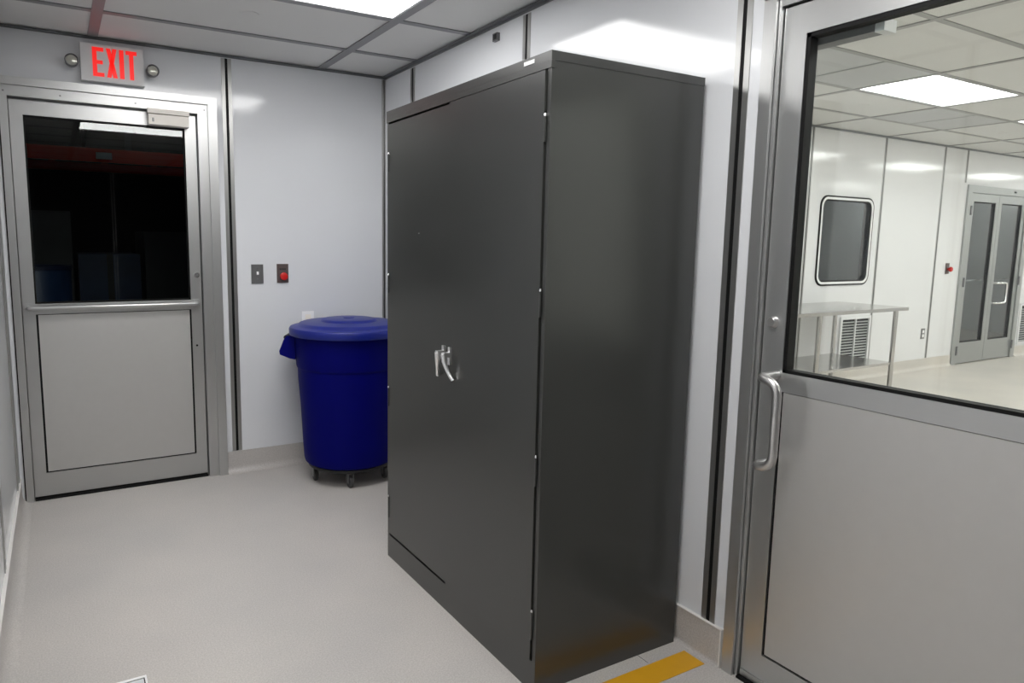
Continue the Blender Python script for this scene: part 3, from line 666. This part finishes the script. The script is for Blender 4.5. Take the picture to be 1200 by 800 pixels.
# door_3, double glazed door in the far wall
d3 = struct(empty('door_3', ((FX0+FX1)/2, YW, 0)), 'aluminium glazed double door in the far clean room wall')
fr = boxes('door_frame', [(FX0, FX0+0.10, YW-0.02, YW+0.09, 0, FT), (FX1-0.10, FX1, YW-0.02, YW+0.09, 0, FT), (FX0+0.10, FX1-0.10, YW-0.02, YW+0.09, FT-0.085, FT)], M['alu_far'], d3, 0.003)
boxes('frame_latch', [(8.56, 8.60, YW-0.03, YW-0.02, FT-0.05, FT-0.03)], M['black'], fr)
XM = (FX0+FX1)/2
for s, a, b in ((-1, FX0+0.105, XM-0.003), (1, XM+0.003, FX1-0.105)):
    lf = boxes('leaf_frame', [(a, a+0.075, YW-0.005, YW+0.045, 0.012, FT-0.09), (b-0.075, b, YW-0.005, YW+0.045, 0.012, FT-0.09)], M['alu_far'], d3, 0.002)
    boxes('rail', [(a+0.075, b-0.075, YW-0.005, YW+0.045, 0.012, 0.265)], M['alu_far'], lf, 0.002)
    boxes('rail', [(a+0.075, b-0.075, YW-0.005, YW+0.045, FT-0.185, FT-0.09)], M['alu_far'], lf, 0.002)
    boxes('glazing_gasket', [(a+0.075, a+0.090, YW, YW+0.04, 0.265, FT-0.185), (b-0.090, b-0.075, YW, YW+0.04, 0.265, FT-0.185), (a+0.09, b-0.09, YW, YW+0.04, 0.265, 0.277), (a+0.09, b-0.09, YW, YW+0.04, FT-0.197, FT-0.185)], M['gasket'], lf)
    boxes('glass_pane', [(a+0.08, b-0.08, YW+0.016, YW+0.022, 0.270, FT-0.190)], M['glass_grey'], d3)
    tube('push_bar', [(a+0.09, YW+0.07, 1.02), (b-0.09, YW+0.07, 1.02)], 0.012, M['chrome'], d3, 8)
    he = a-0.012 if s < 0 else b+0.012
    for zz in (0.17, 1.0, 1.85):
        boxes('door_hinge', [(he-0.014, he+0.014, YW-0.030, YW-0.018, zz-0.05, zz+0.06)], M['lamp_body'], d3, 0.002)
hx = 8.345
hp = [(XM+0.05, YW, 0.99), (XM+0.05, YW-0.06, 0.99), (XM+0.058, YW-0.072, 0.99), (XM+0.075, YW-0.076, 0.985)]
tube('pull_handle', [(XM+0.04, YW-0.004, 0.735), (XM+0.04, YW-0.06, 0.735), (XM+0.05, YW-0.07, 0.735), (XM+0.24, YW-0.07, 0.735), (XM+0.265, YW-0.07, 0.745), (XM+0.275, YW-0.07, 0.77), (XM+0.275, YW-0.07, 0.95), (XM+0.265, YW-0.07, 0.975), (XM+0.24, YW-0.07, 0.985), (XM+0.05, YW-0.07, 0.985), (XM+0.04, YW-0.06, 0.985), (XM+0.04, YW-0.004, 0.985)], 0.013, M['chrome'], d3, 10)

# wall plates in the clean room
p1 = empty('emergency_button', (7.165, YW, 1.10), 'grey plate with red mushroom button beside the far double door', 'button')
boxes('cover_plate', [(7.13, 7.20, YW-0.008, YW, 1.11, 1.235)], M['dark_plate'], p1, 0.003)
lathe('red_button', [(0.001, -0.055), (0.024, -0.052), (0.030, -0.040), (0.028, -0.030), (0.014, -0.028), (0.014, -0.007)], (7.175, YW, 1.165), M['red'], p1, 20, 'y')
p2 = empty('floor_outlet', (6.77, YW, 0.36), 'grey outlet plate low on the clean room wall between table and double door', 'outlet')
boxes('cover_plate', [(6.735, 6.805, YW-0.008, YW, 0.365, 0.485)], M['plate'], p2, 0.003)
boxes('socket_face', [(6.754, 6.786, YW-0.011, YW-0.007, 0.385, 0.417)], M['white'], p2, 0.003)
boxes('socket_face', [(6.754, 6.786, YW-0.011, YW-0.007, 0.433, 0.465)], M['white'], p2, 0.003)

def grille(name, x0, x1, z0, z1, label):
    t = empty(name, ((x0+x1)/2, YW, z0), label, 'vent', 'low return air grilles')
    f = 0.03
    boxes('grille_frame', [(x0, x1, YW-0.018, YW, z0, z0+f), (x0, x1, YW-0.018, YW, z1-f, z1), (x0, x0+f, YW-0.018, YW, z0+f, z1-f), (x1-f, x1, YW-0.018, YW, z0+f, z1-f), ((x0+x1)/2-0.008, (x0+x1)/2+0.008, YW-0.016, YW, z0+f, z1-f)], M['panel_clean'], t, 0.002)
    boxes('grille_back', [(x0+f, x1-f, YW-0.003, YW-0.001, z0+f, z1-f)], M['gasket'], t)
    n = int((z1-z0-2*f)/0.030)
    bm = bmesh.new()
    for half in ((x0+f, (x0+x1)/2-0.008), ((x0+x1)/2+0.008, x1-f)):
        for k in range(n):
            zz = z0+f+0.008+k*0.030
            v = [bm.verts.new(p) for p in ((half[0], YW-0.016, zz), (half[1], YW-0.016, zz), (half[1], YW-0.004, zz+0.012), (half[0], YW-0.004, zz+0.012),
                                            (half[0], YW-0.014, zz-0.002), (half[1], YW-0.014, zz-0.002), (half[1], YW-0.002, zz+0.010), (half[0], YW-0.002, zz+0.010))]
            for q in ((0, 1, 2, 3), (7, 6, 5, 4), (0, 4, 5, 1), (1, 5, 6, 2), (2, 6, 7, 3), (3, 7, 4, 0)): bm.faces.new([v[i] for i in q])
    o = finish('louvres', bm, M['alu_far'], t); o['kind'] = 'stuff'
    return t
grille('air_grille', 5.14, 5.68, 0.16, 0.685, 'white louvred air grille low on the wall behind the steel table')
grille('air_grille', 9.10, 9.72, 0.16, 0.70, 'louvred air grille right of the far double door at the photo edge')

# stainless steel work table
TX0, TX1, TY0, TY1, TZ = 2.46, 4.965, -0.710, -0.030, 0.86
tb = empty('steel_table', ((TX0+TX1)/2, (TY0+TY1)/2, 0), 'long stainless steel work table with undershelf below the far window', 'table')
boxes('tabletop', [(TX0, TX1, TY0, TY1, TZ-0.030, TZ)], M['steel'], tb, 0.008)
LEGX = (2.58, 3.70, 4.85)
for lx in LEGX:
    for ly in (TY0+0.05, TY1-0.05):
        lg = tube('leg', [(lx, ly, 0.04), (lx, ly, TZ-0.03)], 0.0205, M['steel'], tb, 14)
        lathe('foot', [(0.010, 0.0), (0.020, 0.003), (0.021, 0.03), (0.015, 0.045)], (lx, ly, 0.0), M['chrome'], lg, 12)
boxes('undershelf', [(TX0+0.10, TX1-0.115, TY0+0.045, TY1-0.045, 0.322, 0.345)], M['steel'], tb, 0.004)

# dim room behind the far double door and window
gw = struct(boxes('wall_grey_room', [(2.9, XE+0.1, 2.6, 2.7, 0, 2.8), (2.8, 2.9, 0.15, 2.7, 0, 2.8), (XE-0.1, XE, 0.15, 2.6, 0, 2.8)], M['grey_wall']), 'plain grey wall of the dim room behind the double door')
struct(boxes('ceiling_grey_room', [(2.8, XE+0.1, 0.15, 2.7, 2.75, 2.85)], M['grey_wall']), 'grey ceiling of the dim room behind the double door')

for k, xx in enumerate((6.0, 9.4)):  # unseen lights added to brighten the room behind the grey glass
    ceiling_light(xx, xx+1.22, 1.9, 1.3, 2.71, M['fill_grey'], 'added fill light brightening the dim room behind the %s' % ('far window', 'far double door')[k], 'added fill lights of the dim room')

# ------------------------------------------------------------------ dark warehouse behind the exit door
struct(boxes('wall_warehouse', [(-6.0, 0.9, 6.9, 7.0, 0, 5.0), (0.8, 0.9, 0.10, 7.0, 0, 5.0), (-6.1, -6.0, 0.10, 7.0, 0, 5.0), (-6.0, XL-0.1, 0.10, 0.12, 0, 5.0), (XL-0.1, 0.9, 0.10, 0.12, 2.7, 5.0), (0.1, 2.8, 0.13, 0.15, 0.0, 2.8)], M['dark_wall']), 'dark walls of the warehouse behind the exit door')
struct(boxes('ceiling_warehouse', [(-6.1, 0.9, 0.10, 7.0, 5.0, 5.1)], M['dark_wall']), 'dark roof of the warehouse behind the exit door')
RY = 2.5
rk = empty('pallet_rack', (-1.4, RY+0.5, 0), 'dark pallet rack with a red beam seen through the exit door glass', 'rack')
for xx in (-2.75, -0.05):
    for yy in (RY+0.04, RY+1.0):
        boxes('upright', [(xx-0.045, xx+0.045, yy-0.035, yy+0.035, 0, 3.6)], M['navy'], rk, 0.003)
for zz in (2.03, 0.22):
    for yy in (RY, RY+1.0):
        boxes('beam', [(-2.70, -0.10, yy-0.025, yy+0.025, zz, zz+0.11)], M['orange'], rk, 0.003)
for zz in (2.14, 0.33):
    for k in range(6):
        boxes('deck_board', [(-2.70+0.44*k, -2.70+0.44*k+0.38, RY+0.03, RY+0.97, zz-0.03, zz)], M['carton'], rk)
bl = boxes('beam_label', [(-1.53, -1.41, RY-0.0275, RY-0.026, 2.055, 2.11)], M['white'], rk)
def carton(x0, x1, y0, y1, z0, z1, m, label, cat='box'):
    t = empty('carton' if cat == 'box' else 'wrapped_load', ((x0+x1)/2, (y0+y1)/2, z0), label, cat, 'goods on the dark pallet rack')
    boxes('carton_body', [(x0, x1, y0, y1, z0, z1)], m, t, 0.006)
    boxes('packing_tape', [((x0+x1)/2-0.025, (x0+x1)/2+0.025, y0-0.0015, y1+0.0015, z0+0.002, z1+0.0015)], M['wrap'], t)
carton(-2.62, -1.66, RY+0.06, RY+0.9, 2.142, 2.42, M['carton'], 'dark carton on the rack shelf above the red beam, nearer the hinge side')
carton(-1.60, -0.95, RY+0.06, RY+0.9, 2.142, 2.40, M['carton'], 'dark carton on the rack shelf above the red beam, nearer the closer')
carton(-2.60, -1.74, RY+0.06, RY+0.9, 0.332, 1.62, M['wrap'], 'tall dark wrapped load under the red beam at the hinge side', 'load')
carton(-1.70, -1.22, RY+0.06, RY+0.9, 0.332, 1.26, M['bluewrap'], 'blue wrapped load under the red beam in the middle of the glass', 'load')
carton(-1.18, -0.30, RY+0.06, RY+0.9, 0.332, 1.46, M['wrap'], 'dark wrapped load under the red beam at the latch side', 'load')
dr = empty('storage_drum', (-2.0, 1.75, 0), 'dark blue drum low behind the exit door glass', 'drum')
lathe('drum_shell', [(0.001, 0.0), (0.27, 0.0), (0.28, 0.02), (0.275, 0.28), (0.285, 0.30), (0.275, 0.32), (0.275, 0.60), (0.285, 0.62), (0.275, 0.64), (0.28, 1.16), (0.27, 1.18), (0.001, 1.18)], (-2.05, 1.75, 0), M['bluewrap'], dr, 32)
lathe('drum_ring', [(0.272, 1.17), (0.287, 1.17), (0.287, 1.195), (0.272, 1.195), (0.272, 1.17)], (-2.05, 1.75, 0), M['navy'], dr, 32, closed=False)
sl = empty('warehouse_fill', (-1.5, 1.3, 4.6), 'added fill light high in the warehouse, out of view, lighting the rack', 'lamp')  # added source, only there to bring out the rack and its beam
boxes('fill_tube', [(-2.1, -0.9, 1.2, 1.4, 4.60, 4.63)], M['store_fill'], sl)
boxes('fill_housing', [(-2.12, -0.88, 1.18, 1.42, 4.632, 4.72)], M['plate'], sl)
boxes('fill_stem', [(-1.51, -1.49, 1.29, 1.31, 4.72, 5.0)], M['plate'], sl)
